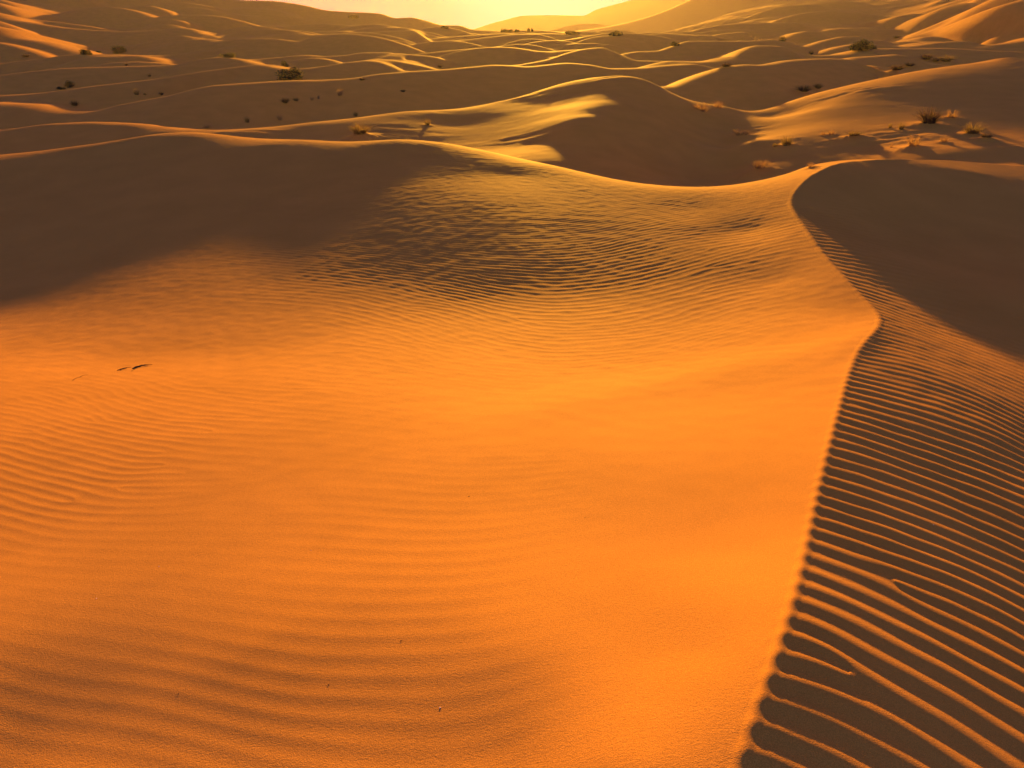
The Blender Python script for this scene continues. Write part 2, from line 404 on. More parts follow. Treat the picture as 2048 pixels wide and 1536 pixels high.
def hit_near(u, v):
    """first hit of the near dune along the ray of pixel (u, v)"""
    u = np.asarray(u, float); v = np.asarray(v, float)
    Y = np.geomspace(1.0, 20, 500)
    X, YY, Z = P(u[:, None], v[:, None], Y[None])
    H, _ = near_base(X.ravel(), np.broadcast_to(Y, X.shape).ravel())
    d = Z - H.reshape(X.shape)
    below = d < 0
    k = np.where(below.any(1), below.argmax(1), len(Y) - 1)
    k = np.maximum(k, 1)
    i = np.arange(len(u))
    d0 = d[i, k - 1]; d1 = d[i, k]
    f = np.clip(d0 / (d0 - d1 + 1e-12), 0, 1)
    y = Y[k - 1] + (Y[k] - Y[k - 1]) * f
    x, y, z = P(u, v, y)
    return x, y


def lpc(x, y):
    r = np.sqrt(x * x + y * y) + 1e-6
    return np.arctan2(x, y) * 2.0, np.log(r)


class Field:
    """smooth phase field fitted to ripple directions and spacings; samples: (u, v, dv/du, spacing px)"""
    def __init__(s, S, sig=.55, reg=2e-3):
        S = np.array(S, float)
        u, v, m, sp_ = S.T
        n = 1 / np.sqrt(1 + m * m)
        d = 2.0
        x0, y0 = hit_near(u, v)
        x1, y1 = hit_near(u + d * n, v + d * m * n)
        x2, y2 = hit_near(u, v - d)
        s.cx, s.cy = lpc(x0, y0)
        s.sig = sig
        w0 = d / sp_
        A0 = s.basis(*lpc(x0, y0)); A1 = s.basis(*lpc(x1, y1)); A2 = s.basis(*lpc(x2, y2))
        A = np.concatenate([(A1 - A0) / w0[:, None], (A2 - A0) / w0[:, None]])
        b = np.concatenate([np.zeros(len(u)), np.ones(len(u))])
        s.w = np.linalg.solve(A.T @ A + reg * np.diag([1e-3] * 6 + [1e-3] * len(u)), A.T @ b)

    def basis(s, a, l):
        c = [a, l, a * a, a * l, l * l, np.exp(-l)]
        g = [np.exp(-((a - x) ** 2 + (l - y) ** 2) / s.sig ** 2) for x, y in zip(s.cx, s.cy)]
        return np.stack(c + g, -1)

    def __call__(s, x, y):
        o = np.empty(x.shape)
        for i in range(0, len(x), 40000):
            o[i:i + 40000] = s.basis(*lpc(x[i:i + 40000], y[i:i + 40000])) @ s.w
        return o


class Amp:
    """kernel-averaged scalar field from samples (u, v, value)"""
    def __init__(s, S, sig=.16):
        S = np.array(S, float)
        x, y = hit_near(S[:, 0], S[:, 1])
        s.a, s.l = lpc(x, y); s.v = S[:, 2]; s.sig = sig

    def __call__(s, x, y):
        out = np.empty(x.shape)
        for i in range(0, len(x), 40000):
            a, l = lpc(x[i:i + 40000], y[i:i + 40000])
            num = 0; den = 1e-9
            for p, q, v in zip(s.a, s.l, s.v):
                k = np.exp(-np.minimum(((a - p) ** 2 + (l - q) ** 2) / s.sig ** 2, 60)) + 1e-6 / ((a - p) ** 2 + (l - q) ** 2 + .02)
                num = num + k * v; den = den + k
            out[i:i + 40000] = num / den
        return out


PSI_L = Field([(800, 1150, 0, 27), (800, 1250, 0, 33), (950, 1250, -.1, 33), (700, 1350, .12, 40), (500, 1300, .25, 40), (900, 1330, -.05, 42), (700, 1480, .08, 50),
               (1050, 1150, -.18, 26), (900, 1050, -.05, 18), (1000, 980, -.05, 14), (300, 1450, .25, 48), (600, 1100, .05, 22), (700, 1000, .03, 16), (100, 1350, .2, 42), (250, 1200, .15, 30),
               (390, 850, 0, 11), (150, 880, .15, 14), (80, 960, .35, 18), (100, 850, .45, 14), (50, 1000, .3, 20), (300, 900, .05, 14), (500, 830, -.03, 9), (600, 780, -.05, 7.5),
               (300, 780, .3, 9), (150, 1050, .25, 21), (400, 950, .05, 15), (600, 900, -.03, 12), (1200, 1000, -.15, 15), (1200, 1250, -.2, 33), (1200, 1450, -.2, 48),
               (1350, 520, -.2, 7.60), (1450, 560, -.4, 9.12), (1300, 620, -.35, 9.12), (1100, 640, -.05, 8.36), (1000, 620, .15, 7.60), (900, 600, .35, 7.60), (850, 650, .4, 7.60), (1200, 580, -.1, 8.36),
               (1400, 460, -.08, 6.08), (1500, 430, -.1, 5.32), (1550, 480, -.25, 6.08), (1200, 480, 0, 4.56), (1000, 480, .15, 3.80), (850, 520, .2, 3.80), (700, 560, .25, 3.80), (1200, 680, -.12, 6.84),
               (1450, 650, -.25, 7.60), (1000, 400, .1, 3.42), (1250, 420, 0, 3.80), (1300, 700, -.1, 8.00), (900, 720, 0, 7.50), (1000, 850, -.05, 9.00), (1400, 850, -.15, 10.00)])
AMP_L = Amp([(1300, 900, 0), (1300, 1200, 0), (1400, 1450, 0), (1600, 700, 0), (1500, 760, 0), (1200, 800, .2), (900, 830, .5), (700, 870, .7), (1550, 1000, 0), (1500, 1300, 0),
             (800, 1250, 3.2), (900, 1100, 2.2), (700, 1400, 3.6), (300, 1450, 3), (1000, 1000, 1.2), (1120, 1250, .8), (1150, 1450, .7), (200, 1200, 1.2), (100, 1350, 2.4), (500, 1000, .7), (950, 1400, 2.5), (700, 1080, 2),
             (100, 950, 4), (300, 900, 3.6), (450, 850, 2.8), (150, 820, 3), (600, 790, 1.8), (350, 1050, 1), (50, 760, 1), (200, 700, .4), (0, 1050, 3), (100, 1150, 1.2),
             (1100, 600, 5), (1300, 520, 6), (1450, 500, 6.5), (1450, 570, 5), (1500, 430, 4), (1000, 650, 4.5), (850, 640, 4), (1200, 450, 4), (1000, 450, 3), (800, 500, 2.6), (600, 560, 3),
             (1520, 600, 2), (1600, 600, 0), (1640, 560, 0), (1200, 690, 3), (1000, 730, 1.6), (1350, 650, 4.2), (800, 710, 1.6), (900, 380, 3), (1000, 360, 3), (1300, 430, 4), (1500, 385, 2), (1300, 385, 2),
             (200, 400, .3), (400, 350, .3), (100, 550, .3), (400, 600, .5), (300, 650, .4), (1450, 620, 4), (1400, 690, 1), (500, 680, 1)])
PSI_R = Field([(1560, 1310, .33, 44), (1530, 1430, .36, 57), (1500, 1510, .38, 66), (1700, 1500, .48, 64), (1560, 1500, .42, 65), (1850, 1520, .55, 64), (2040, 1520, .6, 62), (1640, 1420, .42, 54), (1620, 1500, .42, 66), (1600, 1217, .33, 34), (1650, 1153, .36, 29), (1640, 1078, .33, 23), (1680, 1016, .38, 20), (1700, 945, .4, 16), (1800, 1250, .48, 37), (1800, 1400, .52, 52),
               (2000, 1450, .58, 56), (2000, 1300, .52, 39), (2000, 1100, .47, 27), (2000, 950, .45, 18), (1850, 850, .44, 13), (1730, 800, .38, 10.5), (1900, 760, .46, 9), (1760, 710, .42, 6.5), (1850, 650, .48, 6),
               (1760, 500, .28, 5), (1620, 450, .12, 5.5), (1680, 400, .08, 5), (1700, 560, .3, 6), (1640, 480, .2, 6), (2000, 850, .46, 12), (1850, 1100, .43, 26), (2000, 700, .48, 8)], sig=.5)
AMP_R = Amp([(1560, 1350, 5.5), (1700, 1400, 6), (1900, 1300, 6), (2000, 1000, 6), (1800, 950, 5), (1750, 830, 4.5), (1900, 760, 2.6), (1780, 690, 2.2), (1820, 600, 2.8), (1720, 570, 4), (1640, 480, 4.5),
             (1620, 420, 4), (1700, 400, 2), (1800, 420, .5), (1900, 500, .3), (2000, 600, .3), (1950, 650, 2), (1700, 350, .8), (2040, 740, 2), (1650, 540, 4)])


def ripple(ph, skew, p):
    a = 2 * np.pi * ph
    c = np.cos(a + skew * np.sin(a))
    return ((1 + c) * .5) ** p - .4


DISLOC = [(1700, 1345, 1), (1790, 1165, -1)]
dx_, dy_ = hit_near(np.array([d[0] for d in DISLOC]), np.array([d[1] for d in DISLOC]))
_r = random.Random(5)
DL = [(_r.uniform(50, 560), _r.uniform(760, 1010), _r.choice((-1, 1))) for _ in range(16)] + \
     [(_r.uniform(800, 1560), _r.uniform(400, 690), _r.choice((-1, 1))) for _ in range(24)]
lx_, ly_ = hit_near(np.array([d[0] for d in DL]), np.array([d[1] for d in DL]))


_bu = np.array([850, 1100, 1300, 1500, 1640, 1730.]); _bv = np.array([850, 815, 775, 730, 700, 680.])
BX, BY = hit_near(_bu, _bv)                     # a low swell that runs down-left from the bend of the ridge


def near_height(x, y):
    z, s = near_base(x, y)
    # --- left of the ridge
    ok = (y > .4) & (y < 22)
    amp = np.zeros_like(x); ph = np.zeros_like(x)
    mL = ok & (s < .25)
    xl, yl = x[mL], y[mL]
    a = AMP_L(xl, yl) * .001 * np.clip(.26 + (yl - 2) * .055, .26, .6)
    psi = PSI_L(xl, yl)
    psi += np.where(yl < 6.5, np.clip(yl * .28 - .45, .15, 1), np.clip(1 - (yl - 6.5) * .35, .4, 1)) * (.6 * noise(xl * 1.3, yl * 1.6, 11) + .3 * noise(xl * 3.1, yl * 4.5, 12)) + .25 * noise(xl * .9, yl * .9, 13)
    for (qx, qy, (_, _, sg)) in zip(lx_, ly_, DL):
        psi += sg / (2 * np.pi) * np.arctan2((yl - qy), (xl - qx))
    a *= np.clip(1 + .5 * noise(xl * 1.1, yl * 1.5, 15), .3, 1.6)
    soft = np.clip(1.25 + (yl - 5) * .08, 1.0, 1.7)
    hz = a * ripple(psi, .25, soft)
    hz *= sstep((.25 - s[mL]) / .35 - .1)
    z[mL] += hz
    dxb = np.interp(xl, BX, BY)
    z[mL] += .020 * np.exp(-((yl - dxb) / .42) ** 2) * np.interp(xl, [BX[0], BX[1], BX[-1]], [0, .8, 1]) * (xl > BX[0]) * sstep((.2 - s[mL]) / .4)
    # --- right of the ridge
    mR = ok & (s > -.35)
    xl, yl, sl = x[mR], y[mR], s[mR]
    a = AMP_R(xl, yl) * .001
    psi = PSI_R(xl, yl)
    psi += .12 * noise(xl * 1.2, yl * 1.6, 21) + .07 * noise(xl * 4, yl * 5, 22) + .3 * noise(xl * .6, yl * .6, 23)
    for (qx, qy, (_, _, sg)) in zip(dx_, dy_, DISLOC):
        psi += sg / (2 * np.pi) * np.arctan2((yl - qy), -(xl - qx))
    a *= np.clip(1 + .35 * noise(xl * 1.3, yl * 2, 25), .4, 1.5)
    fade = sstep((sl + .045 + .005 * yl) / (.10 + .01 * yl))
    z[mR] += a * 1.0 * 1.12 * ripple(psi, -.35, 2.0) * fade
    # faint grainy relief
    z += .0016 * noise(x * 6, y * 6, 31) * np.clip(y / 4, .3, 1.5) + .0028 * noise(x * .9, y * .9, 32)
    return z


def mid_detail(x, y):
    h = .005 * noise(x * .7, y * .9, 41) + .003 * noise(x * 2.1, y * 2.9, 42)
    hum = np.clip(noise(x * .3, y * .35, 43) - .12, 0, 1)
    h += hum * (.06 * noise(x * 1.0, y * 2.2, 44) + .03 * np.abs(noise(x * 3.2, y * 5, 45)))
    return h


MOUNDS = []                                     # small heaps the tufts have gathered: (x, y, radius, height)


def terrain(x, y):
    x = np.asarray(x, float).ravel(); y = np.asarray(y, float).ravel()
    r = np.hypot(x, y)
    z = np.zeros_like(x)
    wn = 1 - sstep((y - near_crest(x) - 1.0) / 3.5)
    wm = (1 - sstep((y - mid_crest(x) - 1.0) / 4.5))
    wm = np.where(np.abs(x) > 45, 0, wm)
    far = (wn < 1) & (wm < 1)
    m = far | (np.abs(x) > 38)
    m &= wn < 1
    zf = np.zeros_like(x)
    if m.any():
        zf[m] = far_height(x[m], y[m], r[m])
    z = zf
    m = (wn < 1) & (wm > 0)
    if m.any():
        zm = TM(x[m], y[m]) + mid_detail(x[m], y[m])
        z[m] = z[m] * (1 - wm[m]) + zm * wm[m]
    m = wn > 0
    if m.any():
        zn = near_height(np.clip(x[m], -22, 26), np.clip(y[m], -4, 30))
        z[m] = z[m] * (1 - wn[m]) + zn * wn[m]
    for mx_, my_, mr_, mh_ in MOUNDS:
        i = np.nonzero((np.abs(x - mx_) < mr_ * 3.2) & (np.abs(y - my_) < mr_ * 3.2))[0]
        if len(i):
            dx = (x[i] - mx_) / mr_; dy = (y[i] - my_) / mr_
            dx = dx + .25 * noise(x[i] * 2.2 / mr_, y[i] * 2.2 / mr_, 61)
            z[i] += mh_ * np.exp(-1.1 * (dx * dx * .8 + dy * dy * np.where(dy < 0, 1.6, .6)))
    return z


def hit(U, V, y0=1.0, y1=520.0, n=1500):
    """points of the terrain seen at photo pixels"""
    U = np.asarray(U, float); V = np.asarray(V, float)
    Y = np.geomspace(y0, y1, n)
    X, _, Z = P(U[:, None], V[:, None], Y[None])
    H = terrain(X.ravel(), np.broadcast_to(Y, X.shape).ravel()).reshape(X.shape)
    d = Z - H; b = d < 0
    k = np.maximum(np.where(b.any(1), b.argmax(1), n - 1), 1)
    i = np.arange(len(U)); d0 = d[i, k - 1]; d1 = d[i, k]
    f = np.clip(d0 / (d0 - d1 + 1e-9), 0, 1)
    y = Y[k - 1] + (Y[k] - Y[k - 1]) * f
    x, y, z = P(U, V, y)
    return x, y, z


# tufts: (px, py of the foot, width px, height px, mound height as a share of the tuft's width, gold 0..1, label)
TUFTS = [
    (721, 281, 46, 20, .42, .5, "largest dry tuft crowning a dark sand mound just behind the left crest"),
    (855, 251, 16, 14, .1, .6, "lone upright tuft on the lit flank left of the middle peak"),
    (712, 232, 11, 9, .05, .6, "small straw tuft just above the big mounded tuft"),
    (680, 193, 16, 16, .15, .8, "round orange tuft at the foot of the long dune, right of the largest bush"),
    (560, 241, 15, 12, .1, .9, "round straw tuft on the thin lit ridge left of the mounded tuft"),
    (495, 247, 12, 12, .3, .4, "dark small tuft with a spike on the thin lit ridge, behind the left crest"),
    (414, 257, 20, 8, .1, .8, "low blurred orange tuft in the gap between the two left crests"),
    (571, 209, 16, 10, .3, .2, "dark brown low tuft on the valley floor below the largest bush"),
    (592, 202, 14, 7, .1, .5, "flat olive tuft beside the dark brown one below the largest bush"),
    (624, 201, 10, 9, .1, .7, "pale tuft, left one of a close pair in the valley below the largest bush"),
    (637, 198, 7, 9, .1, .7, "pale narrow tuft, right one of a close pair in the valley below the largest bush"),
    (274, 190, 12, 11, .1, .5, "olive tuft standing alone in the valley of the left dunes"),
    (290, 190, 6, 4, .1, .2, "tiny dark tuft right beside the olive one in the left valley"),
    (323, 190, 9, 6, .1, .3, "small dark tuft right of the olive one, near the next crest"),
    (150, 212, 14, 10, .1, .2, "faint dark tuft in the shade at the far left valley"),
    (1402, 222, 46, 17, .05, .9, "wide yellow sprawling tuft on the saddle right of the middle peak"),
    (1437, 216, 26, 15, .05, .9, "upright yellow tuft at the right end of the sprawling one on the saddle"),
    (1482, 277, 46, 13, .22, .8, "long thin tuft along a mound on the lit spur edge"),
    (1572, 294, 28, 17, .25, .6, "dense green-gold tuft in front of the lit spur"),
    (1550, 295, 14, 8, .1, .5, "small tuft leaning against the dense green-gold one"),
    (1524, 334, 38, 14, .1, .9, "sparse straw tuft, upper one of two behind the dune saddle"),
    (1518, 350, 44, 14, .45, .9, "straw tuft on a dark mound, lower one of two behind the dune saddle"),
    (1622, 337, 22, 12, .2, .8, "straw tuft close behind the bright ridge tip"),
    (1646, 271, 12, 10, .1, .7, "thin tuft, left one of a pair on the lit spur"),
    (1662, 270, 16, 11, .15, .7, "thin tuft, right one of a pair on the lit spur"),
    (1706, 280, 34, 7, .4, .4, "dark flat mound with a few twigs right of the lit spur"),
    (1856, 251, 38, 26, .2, .25, "large dark bushy tuft on the bright crest at right"),
    (1903, 238, 26, 15, .2, .8, "gold feathery tuft behind the large dark one"),
    (1944, 270, 38, 19, .15, .45, "dense rounded olive tuft on the next crest at right"),
    (1802, 260, 14, 13, .2, .6, "small spiky tuft left of the large dark one"),
    (1780, 256, 8, 10, .05, .6, "single thin stalk tuft, leftmost on the bright crest"),
    (1826, 296, 34, 22, .2, 1, "bright gold fan-shaped tuft glowing on the sunlit hump"),
    (1887, 286, 22, 14, .2, .9, "gold tuft right of the bright fan-shaped one"),
    (1782, 295, 7, 11, .05, .8, "tiny upright sprig left of the bright fan-shaped tuft"),
    (1971, 281, 26, 7, .4, .5, "low mound tuft under the rounded olive one"),
    (1606, 189, 30, 11, .3, .2, "dark leaning tuft on the mound above the start of the right dune crest"),
    (1635, 180, 17, 9, .3, .2, "dark tuft just right of the leaning one above the right dune"),
    (1792, 149, 28, 9, .4, .15, "dark mounded tuft half hidden by the right dune crest"),
    (1852, 122, 22, 9, .2, .15, "dark clump beyond the right dune crest, left of three"),
    (1890, 127, 30, 10, .2, .35, "yellowish clump beyond the right dune crest, right of three"),
    (1870, 127, 14, 6, .2, .1, "low dark clump beyond the right dune crest, middle of three"),
    (1818, 133, 20, 6, .1, .2, "faint clump on the shaded flank beyond the right dune crest"),
    (1452, 136, 20, 7, .2, .2, "dark tuft hugging the crest beyond the middle peak's right shoulder"),
    (1622, 109, 9, 7, .1, .2, "tiny dark tuft left below the far right bush"),
    (1565, 79, 13, 5, .1, .15, "small dark spot of scrub at the foot of the far right hill"),
    (1793, 77, 12, 4, .1, .15, "small dark scrub at the foot of the far right hill, near the dark dune"),
    (880, 136, 12, 6, .1, .2, "small dark tuft in front of the far dune left of the sun"),
    (725, 161, 14, 5, .1, .3, "faint tuft on the long far crest left of centre"),
    (806, 184, 10, 5, .1, .3, "tiny tuft in the shade above the low lit dune"),
    (299, 153, 6, 5, .1, .2, "tiny tuft in the shaded valley right of the twin left bushes"),
    (253, 131, 6, 4, .1, .1, "tiny dark tuft beside the small bright hook of sand"),
    (52, 114, 12, 4, .1, .1, "small dark tuft on the leftmost far slope"),
]
# bushes: (px, py of the foot, width px, height px, yellow 0..1, label)
BUSHES = [
    (580, 160, 50, 27, .1, "largest dark green rounded bush on the left-centre crest"),
    (569, 133, 15, 12, .1, "small round dark bush right behind the largest one"),
    (171, 109, 20, 12, 0, "dark dome-shaped bush at the end of the left rim"),
    (240, 105, 24, 13, 0, "dark ragged bush leaning right, between the left rim and the bright hook"),
    (197, 105, 12, 4, 0, "flat little bush between the dome-shaped and the ragged one"),
    (456, 115, 26, 11, .6, "yellow-green low bush on the crest left of the largest bush"),
    (140, 173, 18, 13, .1, "twiggy brown-green bush at far left in the shaded valley"),
    (122, 178, 16, 6, .1, "low bush left beside the twiggy one at far left"),
    (1721, 101, 44, 22, .1, "biggest dark bush among the dunes at right, under the far hill"),
    (1742, 98, 22, 8, .1, "low side bush touching the right edge of the biggest one at right"),
    (1350, 92, 20, 10, 0, "dark bush in the haze right of the sun"),
    (1231, 72, 30, 11, 0, "hazy bush at the foot of the right hill's skyline"),
    (1143, 69, 30, 8, 0, "hazy low bush just right below the sun"),
    (1565, 82, 14, 5, 0, "small bush on the far plain below the right hill"),
    (889, 57, 18, 6, 0, "small bush on the skyline slope left of the sun"),
    (708, 36, 20, 7, 0, "small bush on the dark left rise under the skyline"),
]
TREES = [
    (1008, 64, 13, 8, "hazy horizon tree, left one of three touching crowns"),
    (1020, 64, 15, 7, "hazy horizon tree, middle one of three touching crowns"),
    (1034, 64, 12, 6, "hazy horizon tree, right one of three touching crowns"),
    (1057, 63, 6, 8, "thin hazy horizon tree, left of a slim pair below the sun"),
    (1064, 63, 5, 8, "thin hazy horizon tree, right of a slim pair below the sun"),
]
tx, ty, tz = hit([t[0] for t in TUFTS], [t[1] for t in TUFTS], 10)
for t, a_, b_ in zip(TUFTS, tx, ty):
    wm_ = t[2] * b_ / FPX * 1.02
    MOUNDS.append((a_, b_, wm_ * .62, wm_ * t[4] * .75))

# ------------------------------------------------------------------ ground sheet (rings around the photographer, finer where near)
QUAL = 1.0
rr = [.25]
while rr[-1] < 1100:
    r = rr[-1]
    if r < .8: d = .06
    elif r < 4: d = .0115
    elif r < 19: d = .0115 + (r - 4) * .0018
    elif r < 60: d = .0036 * r
    elif r < 480: d = .0055 * r
    else: d = .03 * r
    rr.append(r + d / QUAL)
rr = np.array(rr)
fine = np.radians(np.arange(-46, 46.001, .066 / QUAL))
az = np.concatenate([np.radians(np.linspace(-180, -75, 36)[:-1]), np.radians(np.linspace(-75, -46, 60)[:-1]), fine,
                     np.radians(np.linspace(46, 75, 60)[1:]), np.radians(np.linspace(75, 180, 36)[1:-1])])
nr, na = len(rr), len(az)
A2, R2 = np.meshgrid(az, rr)
X = (R2 * np.sin(A2)).ravel(); Y = (R2 * np.cos(A2)).ravel()
Z = np.empty(nr * na)
front = (np.cos(A2).ravel() > .05)
Z[front] = terrain(X[front], Y[front])
back_ = ~front
# behind the photographer the sand carries on in low swells
Z[back_] = terrain(np.clip(X[back_], -20, 20), np.full(back_.sum(), .2)) - .05 * np.hypot(np.clip(np.abs(X[back_]) - 20, 0, 1e9), np.clip(-Y[back_], 0, 60)) * .6
co = np.stack([X, Y, Z], 1)


def mesh_from(name, co, quads, mat=None, smooth=True, tris=None):
    me_ = bpy.data.meshes.new(name)
    me_.vertices.add(len(co)); me_.vertices.foreach_set("co", np.ascontiguousarray(co, dtype=np.float32).ravel())
    n = quads.shape[1]
    me_.loops.add(quads.size); me_.loops.foreach_set("vertex_index", quads.astype(np.int32).ravel())
    me_.polygons.add(len(quads)); me_.polygons.foreach_set("loop_start", (np.arange(len(quads)) * n).astype(np.int32))
    me_.polygons.foreach_set("use_smooth", np.full(len(quads), smooth))
    me_.update(calc_edges=True)
    if mat: me_.materials.append(mat)
    return me_


I = np.arange(nr * na).reshape(nr, na)
J = np.roll(I, -1, axis=1)
quads = np.stack([I[:-1], J[:-1], J[1:], I[1:]], -1).reshape(-1, 4)[:, ::-1]


def mat_sand():
    m = bpy.data.materials.new("sand"); m.use_nodes = True
    n = m.node_tree; b = n.nodes["Principled BSDF"]; L = n.links.new
    tc = n.nodes.new("ShaderNodeNewGeometry")
    n1 = n.nodes.new("ShaderNodeTexNoise"); n1.inputs["Scale"].default_value = 330; n1.inputs["Detail"].default_value = 2
    n2 = n.nodes.new("ShaderNodeTexNoise"); n2.inputs["Scale"].default_value = 1.1; n2.inputs["Detail"].default_value = 5
    L(tc.outputs["Position"], n1.inputs["Vector"]); L(tc.outputs["Position"], n2.inputs["Vector"])
    r1 = n.nodes.new("ShaderNodeValToRGB")
    r1.color_ramp.elements[0].position = .3; r1.color_ramp.elements[0].color = (.46, .207, .030, 1)
    r1.color_ramp.elements[1].position = .7; r1.color_ramp.elements[1].color = (.74, .338, .056, 1)
    L(n1.outputs[0], r1.inputs[0])
    r2 = n.nodes.new("ShaderNodeValToRGB")
    r2.color_ramp.elements[0].position = .3; r2.color_ramp.elements[0].color = (.93, .92, .9, 1)
    r2.color_ramp.elements[1].position = .7; r2.color_ramp.elements[1].color = (1.05, 1.04, 1.05, 1)
    L(n2.outputs[0], r2.inputs[0])
    mx = n.nodes.new("ShaderNodeMixRGB"); mx.blend_type = 'MULTIPLY'; mx.inputs[0].default_value = 1
    L(r1.outputs[0], mx.inputs[1]); L(r2.outputs[0], mx.inputs[2]); L(mx.outputs[0], b.inputs["Base Color"])
    b.inputs["Roughness"].default_value = .85
    b.inputs["Specular IOR Level"].default_value = .02
    n3 = n.nodes.new("ShaderNodeTexNoise"); n3.inputs["Scale"].default_value = 95; n3.inputs["Detail"].default_value = 3
    mp_ = n.nodes.new("ShaderNodeMapping"); mp_.inputs["Scale"].default_value = (.7, 1.5, 1.0)
    L(tc.outputs["Position"], mp_.inputs[0]); L(mp_.outputs[0], n3.inputs["Vector"])
    bp0 = n.nodes.new("ShaderNodeBump"); bp0.inputs["Strength"].default_value = .55; bp0.inputs["Distance"].default_value = .0016
    L(n3.outputs[0], bp0.inputs["Height"])
    bp = n.nodes.new("ShaderNodeBump"); bp.inputs["Strength"].default_value = .8; bp.inputs["Distance"].default_value = .0016
    L(n1.outputs[0], bp.inputs["Height"]); L(bp0.outputs[0], bp.inputs["Normal"]); L(bp.outputs[0], b.inputs["Normal"])
    return m


SAND = mat_sand()
ground = bpy.data.objects.new("ground", mesh_from("ground", co, quads, SAND))
COL.objects.link(ground)
ground["kind"] = "structure"

# ------------------------------------------------------------------ far hills in the haze
# (built as ridges of sand well beyond the ground's dunes)
def hill(name, crest, depth, base):
    a = pts(crest); o = np.argsort(a[:, 0]); a = a[o]
    fy = pchip(a[:, 0], a[:, 1]); fz = pchip(a[:, 0], a[:, 2])
    xs = np.linspace(a[0, 0], a[-1, 0], 240); ts = np.linspace(-1, 1, 60)
    XX, TT = np.meshgrid(xs, ts)
    YY = fy(XX) + TT * depth
    ZZ = base + (fz(XX) - base) * (1 - np.abs(TT) ** 1.25) + 1.2 * noise(XX * .02, YY * .02, 77) * (1 - TT ** 2) * (np.abs(TT) > .05)
    I_ = np.arange(XX.size).reshape(XX.shape)
    q = np.stack([I_[:-1, :-1], I_[:-1, 1:], I_[1:, 1:], I_[1:, :-1]], -1).reshape(-1, 4)
    ob = bpy.data.objects.new(name, mesh_from(name, np.stack([XX.ravel(), YY.ravel(), ZZ.ravel()], 1), q, SAND))
    COL.objects.link(ob); ob["kind"] = "structure"
    return ob


hill("hills", [(900, 70, 900), (953, 57, 900), (1005, 41, 900), (1049, 31, 900), (1107, 30, 900), (1165, 31, 900), (1193, 19, 900), (1261, 0, 900), (1400, -50, 900), (1700, -90, 900), (1900, -60, 900)], 170, -16)
hill("hills", [(1040, 75, 480), (1107, 59, 480), (1158, 48, 480), (1186, 47, 480), (1227, 53, 480), (1330, 40, 480), (1500, 20, 480), (1700, 40, 480)], 70, -14)

# ------------------------------------------------------------------ dusty air
hz_v = np.array([(sx * 900, -60 if sy < 0 else 1150, zz) for zz in (-24, 42) for sx, sy in ((-1, -1), (1, -1), (1, 1), (-1, 1))], float)
hq = np.array([(0, 3, 2, 1), (4, 5, 6, 7), (0, 1, 5, 4), (1, 2, 6, 5), (2, 3, 7, 6), (3, 0, 4, 7)])
hm = bpy.data.materials.new("haze"); hm.use_nodes = True
hn = hm.node_tree; hn.nodes.clear()
ho = hn.nodes.new("ShaderNodeOutputMaterial"); hv = hn.nodes.new("ShaderNodeVolumePrincipled")
hv.inputs["Color"].default_value = (1.0, .90, 1.0, 1)
hv.inputs["Density"].default_value = HAZE
hv.inputs["Anisotropy"].default_value = .66
hn.links.new(hv.outputs[0], ho.inputs["Volume"])
haze = bpy.data.objects.new("haze", mesh_from("haze", hz_v, hq, hm, smooth=False))
COL.objects.link(haze); haze["kind"] = "stuff"


# ------------------------------------------------------------------ plants
def leaf_material(name, col, trans, tcol):
    m = bpy.data.materials.new(name); m.use_nodes = True
    n = m.node_tree; b = n.nodes["Principled BSDF"]; L = n.links.new
    g = n.nodes.new("ShaderNodeNewGeometry"); nz = n.nodes.new("ShaderNodeTexNoise"); nz.inputs["Scale"].default_value = 6
    L(g.outputs["Position"], nz.inputs["Vector"])
    r = n.nodes.new("ShaderNodeValToRGB")
    r.color_ramp.elements[0].position = .35; r.color_ramp.elements[0].color = tuple(c * .6 for c in col) + (1,)
    r.color_ramp.elements[1].position = .65; r.color_ramp.elements[1].color = tuple(min(1, c * 1.3) for c in col) + (1,)
    L(nz.outputs[0], r.inputs[0]); L(r.outputs[0], b.inputs["Base Color"]); b.inputs["Roughness"].default_value = .8
    b.inputs["Specular IOR Level"].default_value = .1
    t = n.nodes.new("ShaderNodeBsdfTranslucent"); t.inputs[0].default_value = tcol + (1,)
    mx = n.nodes.new("ShaderNodeMixShader"); mx.inputs[0].default_value = trans
    L(b.outputs[0], mx.inputs[1]); L(t.outputs[0], mx.inputs[2]); L(mx.outputs[0], n.nodes["Material Output"].inputs[0])
    return m


M_GOLD = leaf_material("dry_grass", (.24, .14, .05), .36, (.50, .30, .08))
M_OLIVE = leaf_material("olive_grass", (.12, .085, .03), .35, (.35, .25, .06))
M_DARK = leaf_material("dark_scrub", (.075, .05, .022), .25, (.16, .10, .035))
M_LEAF = leaf_material("bush_leaves", (.045, .055, .022), .18, (.08, .10, .02))
M_YLEAF = leaf_material("yellow_bush_leaves", (.10, .095, .03), .3, (.2, .2, .04))
M_WOOD = leaf_material("dead_wood", (.045, .03, .022), .0, (.05, .03, .02))


